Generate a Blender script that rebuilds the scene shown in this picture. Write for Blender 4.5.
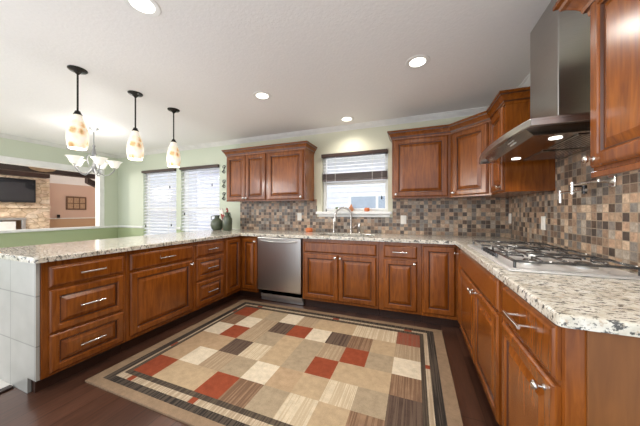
import bpy, bmesh, math, random
from mathutils import Matrix, Vector
PI = math.pi
random.seed(7)
sc = bpy.context.scene
for o in list(bpy.data.objects): bpy.data.objects.remove(o)
C = sc.collection

# ---------------------------------------------------------------- camera
cam_d = bpy.data.cameras.new('camera')
cam_d.sensor_width = 36; cam_d.lens = 36*246.3/640; cam_d.shift_y = -0.94/640
cam_d.clip_start = .02
cam = bpy.data.objects.new('camera', cam_d); C.objects.link(cam)
cam.location = (-1.022, -3.455, 1.2075); cam.rotation_euler = (PI/2, 0, .367)
sc.camera = cam

# ---------------------------------------------------------------- world and exposure
w = bpy.data.worlds.new('world'); sc.world = w; w.use_nodes = True
_bg = w.node_tree.nodes['Background']; _bg.inputs[0].default_value = (.92, .965, 1.02, 1)
# an overcast sky, brightest towards the dining side (-X) and dimmest behind the viewer
_tc = w.node_tree.nodes.new('ShaderNodeTexCoord'); _dp = w.node_tree.nodes.new('ShaderNodeVectorMath'); _dp.operation = 'DOT_PRODUCT'
_dp.inputs[1].default_value = (-.62, .40, 0); w.node_tree.links.new(_tc.outputs['Generated'], _dp.inputs[0])
_ad = w.node_tree.nodes.new('ShaderNodeMath'); _ad.operation = 'MULTIPLY_ADD'; _ad.inputs[1].default_value = 2.5; _ad.inputs[2].default_value = 2.2
w.node_tree.links.new(_dp.outputs['Value'], _ad.inputs[0])
_mx = w.node_tree.nodes.new('ShaderNodeMath'); _mx.operation = 'MAXIMUM'; _mx.inputs[1].default_value = .7
w.node_tree.links.new(_ad.outputs[0], _mx.inputs[0]); w.node_tree.links.new(_mx.outputs[0], _bg.inputs[1])
sc.view_settings.view_transform = 'Standard'; sc.view_settings.look = 'None'
sc.view_settings.gamma = 1; sc.view_settings.use_curve_mapping = False
sc.view_settings.exposure = 0.52
sc.cycles.max_bounces = 8; sc.cycles.diffuse_bounces = 5; sc.cycles.transparent_max_bounces = 12
sc.cycles.caustics_reflective = False; sc.cycles.caustics_refractive = False

def lamp(name, kind, loc, power, color=(1, .93, .82), size=.12, rot=(0, 0, 0), size_y=None, spread=None, spot=None, blend=.6):
    d = bpy.data.lights.new(name, kind); d.energy = power; d.color = color
    if kind == 'AREA':
        d.shape = 'RECTANGLE' if size_y else 'DISK'; d.size = size
        if size_y: d.size_y = size_y
        if spread: d.spread = spread
    else: d.shadow_soft_size = size
    if kind == 'SPOT': d.spot_size = spot; d.spot_blend = blend
    o = bpy.data.objects.new(name, d); C.objects.link(o); o.location = loc; o.rotation_euler = rot
    return o
WARM = (1, .93, .85)
P_CAN, P_PEND, P_CHAND, P_LIVING_FILL = 30, 5, 9, 190

# ---------------------------------------------------------------- materials
def newmat(name):
    m = bpy.data.materials.new(name); m.use_nodes = True
    return m, m.node_tree, m.node_tree.nodes['Principled BSDF']
def N(nt, t, **k):
    n = nt.nodes.new(t)
    for a, b in k.items(): setattr(n, a, b)
    return n
def ramp(nt, fac, stops, interp='LINEAR'):
    r = N(nt, 'ShaderNodeValToRGB'); r.color_ramp.interpolation = interp
    e = r.color_ramp.elements
    while len(e) < len(stops): e.new(.5)
    for i, (p, c) in enumerate(stops):
        e[i].position = p; e[i].color = (*c, 1) if len(c) == 3 else c
    nt.links.new(fac, r.inputs[0]); return r.outputs[0]
def coords(nt, scale=(1, 1, 1), rot=(0, 0, 0), loc=(0, 0, 0)):
    t = N(nt, 'ShaderNodeTexCoord'); m = N(nt, 'ShaderNodeMapping')
    m.inputs['Scale'].default_value = scale; m.inputs['Rotation'].default_value = rot; m.inputs['Location'].default_value = loc
    nt.links.new(t.outputs['Object'], m.inputs[0]); return m.outputs[0]
def noise(nt, vec, scale, detail=3, rough=.5, dist=0):
    n = N(nt, 'ShaderNodeTexNoise'); n.inputs['Scale'].default_value = scale; n.inputs['Detail'].default_value = detail
    n.inputs['Roughness'].default_value = rough; n.inputs['Distortion'].default_value = dist
    nt.links.new(vec, n.inputs['Vector']); return n.outputs[0]
def bump(nt, b, h, strength=.2, dist=.01):
    n = N(nt, 'ShaderNodeBump'); n.inputs['Strength'].default_value = strength; n.inputs['Distance'].default_value = dist
    nt.links.new(h, n.inputs['Height']); nt.links.new(n.outputs[0], b.inputs['Normal'])
def mix(nt, f, a, b, typ='MIX'):
    n = N(nt, 'ShaderNodeMix', data_type='RGBA', blend_type=typ)
    for s, v in ((0, f), (6, a), (7, b)):
        if hasattr(v, 'is_output'): nt.links.new(v, n.inputs[s])
        elif s == 0: n.inputs[0].default_value = v
        else: n.inputs[s].default_value = (*v, 1)
    return n.outputs[2]
def math_(nt, op, a, b=None):
    n = N(nt, 'ShaderNodeMath', operation=op)
    for i, v in enumerate((a, b)):
        if v is None: continue
        if hasattr(v, 'is_output'): nt.links.new(v, n.inputs[i])
        else: n.inputs[i].default_value = v
    return n.outputs[0]
def plain(name, col, rough=.5, metal=0, var=.06, scale=8, emit=None, estr=0, coat=0):
    m, nt, b = newmat(name)
    c = ramp(nt, noise(nt, coords(nt), scale, 3), [(.3, tuple(x*(1-var) for x in col)), (.7, tuple(min(1, x*(1+var)) for x in col))])
    nt.links.new(c, b.inputs['Base Color'])
    b.inputs['Roughness'].default_value = rough; b.inputs['Metallic'].default_value = metal
    b.inputs['Coat Weight'].default_value = coat
    if emit: b.inputs['Emission Color'].default_value = (*emit, 1); b.inputs['Emission Strength'].default_value = estr
    return m
def wood(name, c0, c1, rough=.3, coat=.35, s=(14, 14, 1.6)):
    m, nt, b = newmat(name)
    v = coords(nt, s)
    f = noise(nt, v, 3, 5, .6, .6); g = noise(nt, coords(nt), 2.2, 2)
    c = ramp(nt, f, [(.25, c0), (.75, c1)])
    c = mix(nt, ramp(nt, g, [(.35, (0, 0, 0)), (.72, (.6, .6, .6))]), c, tuple(x*.65 for x in c0))
    nt.links.new(c, b.inputs['Base Color'])
    b.inputs['Roughness'].default_value = rough; b.inputs['Coat Weight'].default_value = coat; b.inputs['Coat Roughness'].default_value = .22; b.inputs['Specular IOR Level'].default_value = .4
    return m
M = {}
M['cherry'] = wood('cherry_wood', (.125, .030, .0032), (.33, .095, .0105), .24, .3)
M['glaze'] = wood('dark_glazed_groove', (.05, .013, .003), (.10, .028, .006), .3, .2)
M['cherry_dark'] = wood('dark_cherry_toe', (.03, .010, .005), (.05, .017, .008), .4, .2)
M['cherry_inside'] = wood('cherry_veneer', (.16, .056, .013), (.23, .085, .021), .4, .1)
def steel(name, col=(.58, .57, .55), rough=.28, s=(2, 2, 220), metal=1):
    m, nt, b = newmat(name)
    f = noise(nt, coords(nt, s), 4, 2)
    nt.links.new(ramp(nt, f, [(.3, tuple(x*.9 for x in col)), (.7, col)]), b.inputs['Base Color'])
    b.inputs['Metallic'].default_value = metal; b.inputs['Roughness'].default_value = rough
    bump(nt, b, f, .03, .002); return m
M['steel'] = steel('brushed_steel', s=(220, 220, 2))
M['steel_hood'] = steel('hood_steel', (.5, .48, .45), .3, (3, 3, 160))
M['steel_dark'] = steel('hood_underside_steel', (.42, .39, .35), .13, (60, 3, 3))
M['nickel'] = plain('dark_brushed_nickel', (.50, .475, .44), .26, 1)
M['chrome'] = plain('satin_nickel', (.72, .7, .66), .2, 1)
M['tray'] = plain('polished_tray_steel', (.80, .79, .77), .38, .7)
M['black_iron'] = plain('cast_iron', (.04, .038, .036), .22, 0, .3, 40, coat=1)
M['black'] = plain('black_metal', (.018, .016, .015), .2, .5)
M['crown'] = plain('ceiling_crown_paint', (.72, .71, .68), .5)
M['white'] = plain('white_paint', (.82, .82, .80), .4)
M['plate'] = plain('white_plastic', (.82, .79, .72), .35)
M['plate_hole'] = plain('socket_slots', (.25, .23, .2), .5)
def granite():
    m, nt, b = newmat('speckled_granite')
    v = coords(nt)
    base = ramp(nt, noise(nt, v, 14, 5, .65), [(.3, (.46, .41, .32)), (.5, (.64, .60, .51)), (.7, (.76, .73, .66))])
    vs = coords(nt, (.75, 1.7, 1), (0, 0, .35))
    sp = ramp(nt, noise(nt, vs, 46, 6, .7), [(.43, (1, 1, 1)), (.465, (0, 0, 0))])
    sp2 = ramp(nt, noise(nt, v, 130, 3, .6), [(.33, (1, 1, 1)), (.40, (0, 0, 0))])
    br = ramp(nt, noise(nt, coords(nt, loc=(3, 1, 2)), 48, 4, .6), [(.60, (0, 0, 0)), (.67, (1, 1, 1))])
    c = mix(nt, math_(nt, 'MULTIPLY', br, .65), base, (.42, .30, .19))
    c = mix(nt, math_(nt, 'MULTIPLY', sp, .95), c, (.055, .055, .055))
    c = mix(nt, math_(nt, 'MULTIPLY', sp2, .7), c, (.17, .15, .13))
    nt.links.new(c, b.inputs['Base Color']); b.inputs['Roughness'].default_value = .12
    b.inputs['Specular IOR Level'].default_value = .45
    return m
M['granite'] = granite()
def mosaic():
    m, nt, b = newmat('slate_mosaic')
    t = N(nt, 'ShaderNodeTexCoord'); s = N(nt, 'ShaderNodeSeparateXYZ'); nt.links.new(t.outputs['Object'], s.inputs[0])
    p = .0485
    a = math_(nt, 'DIVIDE', math_(nt, 'ADD', s.outputs[0], s.outputs[1]), p); z = math_(nt, 'DIVIDE', math_(nt, 'ADD', s.outputs[2], -.914), p)
    fa, fz = math_(nt, 'FLOOR', a), math_(nt, 'FLOOR', z)
    cm = N(nt, 'ShaderNodeCombineXYZ'); nt.links.new(fa, cm.inputs[0]); nt.links.new(fz, cm.inputs[1])
    wn = N(nt, 'ShaderNodeTexWhiteNoise', noise_dimensions='2D'); nt.links.new(cm.outputs[0], wn.inputs['Vector'])
    cols = [(.105, .07, .05), (.42, .30, .205), (.20, .135, .095), (.24, .215, .19), (.55, .42, .30), (.14, .12, .105), (.32, .22, .15), (.40, .35, .29), (.08, .062, .052), (.46, .31, .21), (.21, .20, .185)]
    c = ramp(nt, wn.outputs[0], [(i/len(cols), k) for i, k in enumerate(cols)], 'CONSTANT')
    n1 = ramp(nt, noise(nt, coords(nt), 45, 5, .7), [(.3, (.55, .52, .5)), (.7, (1.25, 1.2, 1.15))])
    c = mix(nt, 1, c, n1, 'MULTIPLY')
    def edge(x):
        f = math_(nt, 'FRACT', x); return math_(nt, 'MINIMUM', f, math_(nt, 'SUBTRACT', 1, f))
    e = math_(nt, 'MINIMUM', edge(a), edge(z)); g = math_(nt, 'LESS_THAN', e, .045)
    c = mix(nt, g, c, (.30, .235, .17))
    nt.links.new(c, b.inputs['Base Color']); b.inputs['Roughness'].default_value = .38
    h = math_(nt, 'SUBTRACT', 1, g); bump(nt, b, h, .5, .002)
    return m
M['mosaic'] = mosaic()
def planks():
    m, nt, b = newmat('dark_wood_planks')
    v = coords(nt, rot=(0, 0, PI/2))
    br = N(nt, 'ShaderNodeTexBrick'); nt.links.new(v, br.inputs['Vector'])
    br.offset = .37; br.inputs['Scale'].default_value = 1; br.inputs['Brick Width'].default_value = 1.1; br.inputs['Row Height'].default_value = .128
    br.inputs['Mortar Size'].default_value = .0018; br.inputs['Bias'].default_value = 0
    br.inputs['Color1'].default_value = (.042, .018, .011, 1); br.inputs['Color2'].default_value = (.088, .039, .024, 1); br.inputs['Mortar'].default_value = (.006, .003, .002, 1)
    f = noise(nt, coords(nt, (16, 1.2, 1)), 4, 5, .6)
    c = mix(nt, 1, br.outputs[0], ramp(nt, f, [(.25, (.6, .6, .6)), (.75, (1.35, 1.3, 1.25))]), 'MULTIPLY')
    nt.links.new(c, b.inputs['Base Color']); b.inputs['Roughness'].default_value = .28; b.inputs['Coat Weight'].default_value = .25; b.inputs['Coat Roughness'].default_value = .2
    bump(nt, b, br.outputs[1], -.4, .003); return m
M['planks'] = planks()
def tiles(name, size, c1, c2, mortar, loc=(0, 0, 0), rot=(PI/2, 0, 0)):
    m, nt, b = newmat(name)
    v = coords(nt, rot=rot, loc=loc)
    br = N(nt, 'ShaderNodeTexBrick'); nt.links.new(v, br.inputs['Vector']); br.offset = 0
    br.inputs['Scale'].default_value = 1; br.inputs['Brick Width'].default_value = size; br.inputs['Row Height'].default_value = size
    br.inputs['Mortar Size'].default_value = .004
    br.inputs['Color1'].default_value = (*c1, 1); br.inputs['Color2'].default_value = (*c2, 1); br.inputs['Mortar'].default_value = (*mortar, 1)
    c = mix(nt, 1, br.outputs[0], ramp(nt, noise(nt, coords(nt), 5, 4), [(.3, (.86, .86, .85)), (.7, (1.05, 1.05, 1.05))]), 'MULTIPLY')
    nt.links.new(c, b.inputs['Base Color']); b.inputs['Roughness'].default_value = .3; return m
M['tile'] = tiles('pale_grey_tile', .328, (.37, .36, .325), (.41, .40, .365), (.23, .225, .205), loc=(.05, 0, .005))
def paint(name, col, bs=.08):
    m, nt, b = newmat(name); f = noise(nt, coords(nt), 60, 4)
    nt.links.new(ramp(nt, f, [(.3, tuple(x*.97 for x in col)), (.7, col)]), b.inputs['Base Color'])
    b.inputs['Roughness'].default_value = .6; bump(nt, b, f, bs, .004); return m
M['green'] = paint('sage_green_paint', (.61, .66, .53))
M['green_dark'] = paint('olive_green_paint', (.40, .47, .27))
M['green_warm_lit'] = paint('sage_paint_warm_lit', (.66, .65, .50))  # the same sage paint, with warm lamplight put into its colour
M['ceiling'] = paint('textured_ceiling_paint', (.87, .855, .845), .5)
M['pink'] = paint('salmon_pink_paint', (.66, .47, .38))
M['tan_wall'] = paint('tan_lower_paint', (.55, .36, .22))
M['carpet'] = paint('cream_carpet', (.66, .62, .56), .6)
def glass(name, tint=(1, 1, 1), k=.1):
    m = bpy.data.materials.new(name); m.use_nodes = True; nt = m.node_tree; nt.nodes.clear()
    o = N(nt, 'ShaderNodeOutputMaterial'); t = N(nt, 'ShaderNodeBsdfTransparent'); g = N(nt, 'ShaderNodeBsdfGlossy'); x = N(nt, 'ShaderNodeMixShader')
    t.inputs[0].default_value = (*tint, 1); g.inputs['Roughness'].default_value = .02; x.inputs[0].default_value = k
    nt.links.new(t.outputs[0], x.inputs[1]); nt.links.new(g.outputs[0], x.inputs[2]); nt.links.new(x.outputs[0], o.inputs[0]); return m
M['glass'] = glass('window_glass', k=.035)
def slatmat():
    m = bpy.data.materials.new('white_blind_slats'); m.use_nodes = True; nt = m.node_tree; b = nt.nodes['Principled BSDF']
    b.inputs['Base Color'].default_value = (.95, .95, .95, 1); b.inputs['Roughness'].default_value = .4
    tr = N(nt, 'ShaderNodeBsdfTranslucent'); tr.inputs[0].default_value = (.93, .93, .95, 1); x = N(nt, 'ShaderNodeMixShader'); x.inputs[0].default_value = .55
    o = nt.nodes['Material Output']
    nt.links.new(b.outputs[0], x.inputs[1]); nt.links.new(tr.outputs[0], x.inputs[2]); nt.links.new(x.outputs[0], o.inputs[0]); return m
M['slat'] = slatmat()
M['valance'] = wood('dark_brown_valance', (.045, .022, .014), (.075, .038, .024), .4, .2, (2, 14, 14))
M['stack'] = plain('backlit_dark_slats', (.16, .13, .12), .5)  # white slats when gathered; their backlit shade is put into this dark colour
def lampglass():
    m, nt, b = newmat('amber_mottled_glass')
    v = N(nt, 'ShaderNodeTexVoronoi'); nt.links.new(coords(nt), v.inputs['Vector']); v.inputs['Scale'].default_value = 12
    d = math_(nt, 'ADD', v.outputs['Distance'], math_(nt, 'MULTIPLY', noise(nt, coords(nt), 40, 4), .35))
    c = ramp(nt, d, [(.38, (.50, .27, .09)), (.50, (.78, .54, .28)), (.62, (.90, .76, .56)), (.85, (.95, .87, .74))])
    nt.links.new(c, b.inputs['Base Color']); nt.links.new(c, b.inputs['Emission Color']); b.inputs['Emission Strength'].default_value = .3
    b.inputs['Roughness'].default_value = .25; return m
M['lampglass'] = lampglass()
M['frost'] = plain('frosted_white_glass', (.9, .88, .82), .3, emit=(1, .95, .82), estr=.2)
M['lens'] = plain('glowing_lens', (.9, .9, .9), .4, emit=(1, .95, .85), estr=3)
M['silver'] = plain('brushed_silver', (.5, .5, .49), .3, .9)
M['pewter'] = plain('dull_pewter', (.30, .30, .30), .35, .8)
def stone():
    m, nt, b = newmat('tan_stone'); v = N(nt, 'ShaderNodeTexVoronoi'); nt.links.new(coords(nt, (1, 1, 1.8)), v.inputs['Vector']); v.inputs['Scale'].default_value = 5
    s = N(nt, 'ShaderNodeSeparateColor'); nt.links.new(v.outputs['Color'], s.inputs[0])
    c = ramp(nt, s.outputs[0], [(0, (.62, .47, .33)), (.35, (.76, .63, .48)), (.7, (.68, .52, .40)), (1, (.82, .72, .60))])
    c = mix(nt, 1, c, ramp(nt, noise(nt, coords(nt), 9, 5), [(.3, (.7, .66, .62)), (.7, (1.1, 1.1, 1.1))]), 'MULTIPLY')
    ve = N(nt, 'ShaderNodeTexVoronoi', feature='DISTANCE_TO_EDGE'); nt.links.new(coords(nt, (1, 1, 1.8)), ve.inputs['Vector']); ve.inputs['Scale'].default_value = 5
    c = mix(nt, 1, c, ramp(nt, ve.outputs['Distance'], [(0, (.62, .57, .52)), (.08, (1, 1, 1))]), 'MULTIPLY')
    nt.links.new(c, b.inputs['Base Color']); b.inputs['Roughness'].default_value = .8; bump(nt, b, v.outputs['Distance'], .6, .03); return m
M['stone'] = stone()
M['beam'] = wood('dark_beam_wood', (.018, .007, .004), (.035, .013, .008), .5, .1, (2, 2, 14))
M['screen'] = plain('dark_screen', (.012, .013, .016), .18, coat=.6)
M['gloss_black'] = plain('gloss_black_plastic', (.01, .01, .011), .15)
M['firebox'] = plain('firebox_dark', (.05, .05, .055), .6)
M['jar'] = plain('green_glazed_ceramic', (.075, .095, .06), .3, 0, .25, 14, coat=.4)
M['red'] = plain('red_glazed', (.34, .035, .025), .4, 0, .2, 20)
M['orange'] = plain('orange_clay', (.62, .17, .05), .5, 0, .15, 25)
M['terracotta'] = plain('terracotta', (.52, .22, .10), .55, 0, .15, 25)
M['leaf'] = plain('grey_green_leaf', (.20, .30, .13), .5, 0, .3, 30)
M['wicker'] = plain('tan_wood', (.30, .19, .11), .6, 0, .2, 14)
M['siding'] = plain('pale_house_siding', (.74, .74, .80), .7)
M['siding_dark'] = plain('pale_blue_pane', (.34, .40, .50), .2)
M['gravel'] = plain('pale_concrete', (.55, .54, .52), .9)
M['photo_art'] = plain('brown_art', (.16, .085, .05), .5, 0, .3, 30)
M['photo_mat'] = plain('tan_art', (.45, .30, .19), .5, 0, .25, 40)
def rugmat(name, c, stripe=None):
    m, nt, b = newmat('rug_'+name)
    n = noise(nt, coords(nt), 22, 5, .7)
    col = ramp(nt, n, [(.3, tuple(x*.82 for x in c)), (.7, tuple(x*1.12 for x in c))])
    if stripe:
        s = noise(nt, coords(nt, (75, 1.2, 1)), 1, 3, .6)
        col = mix(nt, ramp(nt, s, [(.47, (0, 0, 0)), (.53, (1, 1, 1))]), col, stripe)
    fine = noise(nt, coords(nt, (1, 1, 1)), 260, 2)
    col = mix(nt, 1, col, ramp(nt, fine, [(.3, (.85, .85, .85)), (.7, (1.12, 1.12, 1.12))]), 'MULTIPLY')
    nt.links.new(col, b.inputs['Base Color']); b.inputs['Roughness'].default_value = .95; b.inputs['Specular IOR Level'].default_value = .1
    bump(nt, b, fine, .5, .003); return m
RUG = {'R': rugmat('rust_red', (.26, .06, .027)), 'D': rugmat('faded_rust', (.25, .07, .04), (.22, .09, .055)), 'K': rugmat('dark_brown', (.085, .055, .04), (.13, .088, .062)),
       'B': rugmat('striped_brown', (.27, .165, .098), (.17, .10, .06)), 'T': rugmat('tan', (.43, .315, .19)), 'S': rugmat('striped_tan', (.40, .30, .19), (.32, .23, .145)),
       'C': rugmat('cream', (.62, .53, .39)), 'E': rugmat('striped_cream', (.58, .48, .335), (.46, .36, .235)), 'G': rugmat('grey_tan', (.35, .27, .175)), 'O': rugmat('warm_tan', (.41, .285, .17)),
       'edge': rugmat('edge_tan', (.27, .185, .115)), 'dark': rugmat('border_black', (.032, .026, .022), (.085, .065, .048)), 'olive': rugmat('border_brown', (.105, .08, .055), (.06, .045, .033)), 'light': rugmat('border_cream', (.50, .40, .28), (.34, .26, .17))}

# ---------------------------------------------------------------- mesh builder
class MB:
    def __init__(s): s.bm = bmesh.new(); s.mi = 0; s.X = Matrix()
    def _fin(s, n0):
        s.bm.faces.ensure_lookup_table()
        for f in s.bm.faces[n0:]: f.material_index = s.mi
    def add(s, vs, fs):
        n0 = len(s.bm.faces)
        v = [s.bm.verts.new(s.X @ Vector(p)) for p in vs]
        for f in fs:
            try: s.bm.faces.new([v[i] for i in f])
            except ValueError: pass
        s._fin(n0); return s
    def box(s, x0, x1, y0, y1, z0, z1, bev=0, seg=1):
        if bev <= 0:
            return s.add([(x0, y0, z0), (x1, y0, z0), (x1, y1, z0), (x0, y1, z0), (x0, y0, z1), (x1, y0, z1), (x1, y1, z1), (x0, y1, z1)],
                         [(3, 2, 1, 0), (4, 5, 6, 7), (0, 1, 5, 4), (1, 2, 6, 5), (2, 3, 7, 6), (3, 0, 4, 7)])
        t = bmesh.new(); bmesh.ops.create_cube(t, size=1)
        for v in t.verts: v.co = ((x0+x1)/2+v.co.x*(x1-x0), (y0+y1)/2+v.co.y*(y1-y0), (z0+z1)/2+v.co.z*(z1-z0))
        bmesh.ops.bevel(t, geom=list(t.edges), offset=bev, segments=seg, profile=.5, affect='EDGES')
        return s.merge(t)
    def merge(s, t):
        t.verts.ensure_lookup_table(); t.verts.index_update()
        s.add([v.co.copy() for v in t.verts], [[v.index for v in f.verts] for f in t.faces]); t.free(); return s
    def rings(s, rings, cap0=True, cap1=True, closed=True):
        n = len(rings[0]); vs = [p for r in rings for p in r]; fs = []
        for k in range(len(rings)-1):
            for i in range(n if closed else n-1):
                j = (i+1) % n; fs.append((k*n+i, k*n+j, (k+1)*n+j, (k+1)*n+i))
        if cap0: fs.append(tuple(reversed(range(n))))
        if cap1: fs.append(tuple((len(rings)-1)*n+i for i in range(n)))
        return s.add(vs, fs)
    def lathe(s, prof, loc=(0, 0, 0), axis='Z', seg=24, cap0=True, cap1=True):
        R = []
        for r, h in prof:
            ring = []
            for i in range(seg):
                a = 2*PI*i/seg; x, y = r*math.cos(a), r*math.sin(a)
                p = {'Z': (x, y, h), '-Z': (x, -y, -h), '-Y': (x, -h, y), 'Y': (-x, h, y), 'X': (h, x, y), '-X': (-h, -x, y)}[axis]
                ring.append((p[0]+loc[0], p[1]+loc[1], p[2]+loc[2]))
            R.append(ring)
        return s.rings(R, cap0, cap1)
    def tube(s, pts, r, seg=10):
        pts = [Vector(p) for p in pts]; rs = r if isinstance(r, (list, tuple)) else [r]*len(pts)
        R = []; up = None
        for i, p in enumerate(pts):
            d = (pts[min(i+1, len(pts)-1)]-pts[max(i-1, 0)]).normalized()
            if up is None: up = Vector((0, 0, 1)) if abs(d.z) < .9 else Vector((1, 0, 0))
            a = d.cross(up).normalized(); up = a.cross(d).normalized()
            R.append([p+(a*math.cos(2*PI*k/seg)+up*math.sin(2*PI*k/seg))*rs[i] for k in range(seg)])
        return s.rings(R)
    def panel(s, x0, x1, z0, z1, loops, y=0):
        """concentric rectangular loops (inset, depth towards -Y); the front of a door or drawer"""
        R = []; n0 = len(s.bm.faces)
        for ins, d in loops:
            R.append([(x0+ins, y-d, z0+ins), (x1-ins, y-d, z0+ins), (x1-ins, y-d, z1-ins), (x0+ins, y-d, z1-ins)])
        s.rings(R); s.bm.faces.ensure_lookup_table()
        for q in range(len(loops)-1):   # glazed grooves: the faces in the hollow round the raised field
            if len(loops) > 6 and loops[q][1] < .0155 and loops[q+1][1] < .0155 and q > 3:
                for f in s.bm.faces[n0+4*q:n0+4*q+4]: f.material_index = 1
        return s
    def prism(s, poly, z0, z1, bev=0):
        t = bmesh.new(); vs = [t.verts.new((x, y, z0)) for x, y in poly]; f = t.faces.new(vs)
        e = bmesh.ops.extrude_face_region(t, geom=[f])
        for v in [g for g in e['geom'] if isinstance(g, bmesh.types.BMVert)]: v.co.z = z1
        bmesh.ops.recalc_face_normals(t, faces=list(t.faces))
        if bev: bmesh.ops.bevel(t, geom=[x for x in t.edges if abs(x.verts[0].co.z-x.verts[1].co.z) < 1e-6], offset=bev, segments=2, profile=.5, affect='EDGES')
        return s.merge(t)
    def build(s, name, mats, parent=None, smooth=False, world=False):
        bmesh.ops.recalc_face_normals(s.bm, faces=list(s.bm.faces))
        me = bpy.data.meshes.new(name)
        if world and parent is not None:
            root = parent
            while root.parent: root = root.parent
            s.bm.transform(PM[root.name].inverted())
        s.bm.to_mesh(me); s.bm.free()
        for m in (mats if isinstance(mats, (list, tuple)) else [mats]): me.materials.append(M[m] if isinstance(m, str) else m)
        if smooth:
            for p in me.polygons: p.use_smooth = True
            try: me.set_sharp_from_angle(angle=math.radians(40))
            except Exception: pass
        o = bpy.data.objects.new(name, me); C.objects.link(o)
        if parent is not None: o.parent = parent
        return o
PM = {}
def tag(o, label, cat, group=None):
    o['label'] = label; o['category'] = cat
    if group: o['group'] = group
    return o
def thing(name, label, cat, loc=(0, 0, 0), rz=0, group=None):
    o = bpy.data.objects.new(name, None); C.objects.link(o); o.location = loc; o.rotation_euler = (0, 0, rz); o.empty_display_size = .1
    PM[o.name] = Matrix.Translation(loc) @ Matrix.Rotation(rz, 4, 'Z'); return tag(o, label, cat, group)
def solo(o, loc):
    """give a one-mesh thing built around the world origin its place"""
    o.location = loc; return o
def struct(o): o['kind'] = 'structure'; return o
def copy_tree(r, loc, label, group=None, rz=None):
    n = r.copy(); C.objects.link(n); n.location = loc
    if rz is not None: n.rotation_euler = (0, 0, rz)
    n['label'] = label
    if group: n['group'] = group
    PM[n.name] = Matrix.Translation(loc) @ Matrix.Rotation(n.rotation_euler.z, 4, 'Z')
    for c in list(r.children):
        k = c.copy(); C.objects.link(k); k.parent = n
        for g in list(c.children):
            h = g.copy(); C.objects.link(h); h.parent = k
    return n
def wall_boxes(mb, axis, u0, u1, z0, z1, t0, t1, holes, zsplit=None):
    us = sorted({u0, u1, *[h[0] for h in holes], *[h[1] for h in holes]}); zs = sorted({z0, z1, *[h[2] for h in holes], *[h[3] for h in holes], *([zsplit] if zsplit else [])})
    for i in range(len(us)-1):
        for k in range(len(zs)-1):
            a, b, c, d = us[i], us[i+1], zs[k], zs[k+1]
            if any(h[0] <= a and b <= h[1] and h[2] <= c and d <= h[3] for h in holes): continue
            mb.mi = 1 if zsplit and d <= zsplit+1e-6 else 0
            mb.box(a, b, t0, t1, c, d) if axis == 'X' else mb.box(t0, t1, a, b, c, d)
def sweep(mb, path, prof, i0=0, i1=None):
    """profile (offset to the right of travel, z) swept along a plan polyline with mitred corners"""
    n = len(path); i1 = n-1 if i1 is None else i1; R = []
    nor = []
    for i in range(n-1):
        d = Vector((path[i+1][0]-path[i][0], path[i+1][1]-path[i][1])).normalized(); nor.append(Vector((d.y, -d.x)))
    for i in range(i0, i1+1):
        if i == 0: m = nor[0]
        elif i == n-1: m = nor[-1]
        else:
            m = nor[i-1]+nor[i]; m = m/ (m.dot(nor[i]))
        R.append([(path[i][0]+m.x*o, path[i][1]+m.y*o, z) for o, z in prof])
    return mb.rings(R)

# ---------------------------------------------------------------- the room
CEIL = 2.44; XW = -7.1
m = MB(); m.box(-3.62, .15, -4.0, .15, -.05, 0); struct(m.build('floor', 'planks'))
m = MB(); m.box(XW-.1, -3.62, -4.3, .15, -.05, .004); struct(m.build('floor_dining', 'carpet'))
m = MB(); m.box(-3.64, -3.59, -4.0, -2.63, .001, .012, .004); struct(m.build('trim_1', 'beam'))
m = MB(); m.box(XW-.1, .15, -3.9, .15, CEIL, CEIL+.05); struct(m.build('ceiling', 'ceiling'))
WIN = [(-6.28, -5.33, .45, 2.06), (-5.21, -4.27, .45, 2.06)]; SW = (-2.32, -1.36, 1.215, 2.065)
m = MB(); wall_boxes(m, 'X', XW-.12, -3.815, 0, CEIL, 0, .14, WIN, .87); struct(m.build('wall_back_left', ['green', 'green_dark']))
m = MB(); wall_boxes(m, 'X', -3.815, .14, 0, CEIL, 0, .14, [SW]); struct(m.build('wall_back', 'green_warm_lit'))
m = MB(); m.box(0, .14, -3.0, 0, 0, CEIL); struct(m.build('wall_right', 'green_warm_lit'))
OP = (-3.6, -.34, .905, 2.0)
m = MB(); wall_boxes(m, 'Y', -3.9, 0, 0, CEIL, XW-.12, XW, [OP], .87); struct(m.build('wall_left', ['green', 'green_dark']))
# ceiling crown
crown_p = [(0, 2.382), (.008, 2.382), (.012, 2.392), (.022, 2.397), (.050, 2.420), (.055, 2.429), (.068, 2.432), (.07, CEIL), (0, CEIL)]
path = [(XW, -3.9), (XW, 0), (0, 0), (0, -2.4)]
for k in range(3):
    m = MB(); sweep(m, path, crown_p, k, k+1); struct(m.build('trim_%d' % (k+2), 'crown'))
rail = [(0, .87), (.012, .872), (.022, .885), (.022, .9), (.012, .915), (0, .918)]
m = MB(); sweep(m, [(XW, -.28), (XW, 0), (-6.28, 0)], rail); struct(m.build('trim_5', 'white'))
m = MB(); sweep(m, [(-5.33, 0), (-5.21, 0)], rail); struct(m.build('trim_6', 'white'))
m = MB(); sweep(m, [(-4.27, 0), (-3.83, 0)], rail); struct(m.build('trim_7', 'white'))
# casing round the pass-through to the living room
m = MB()
m.box(XW-.13, XW+.02, -.347, -.262, .90, 2.095, .004); m.box(XW-.13, XW+.02, -3.7, -.347, 1.992, 2.095, .004); m.box(XW-.14, XW+.045, -3.7, -.27, .875, .915, .006)
struct(m.build('trim_8', 'white'))
# mosaic backsplash
m = MB(); wall_boxes(m, 'X', -3.81, 0, .9145, 1.372, -.010, 0, [(-2.40, -1.30, 1.135, 1.4)]); struct(m.build('trim_9', 'mosaic'))
m = MB(); m.box(-.010, 0, -2.75, -.010, .9145, 1.372); m.box(-.010, 0, -2.09, -1.033, 1.372, 1.66); struct(m.build('trim_10', 'mosaic'))

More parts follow.
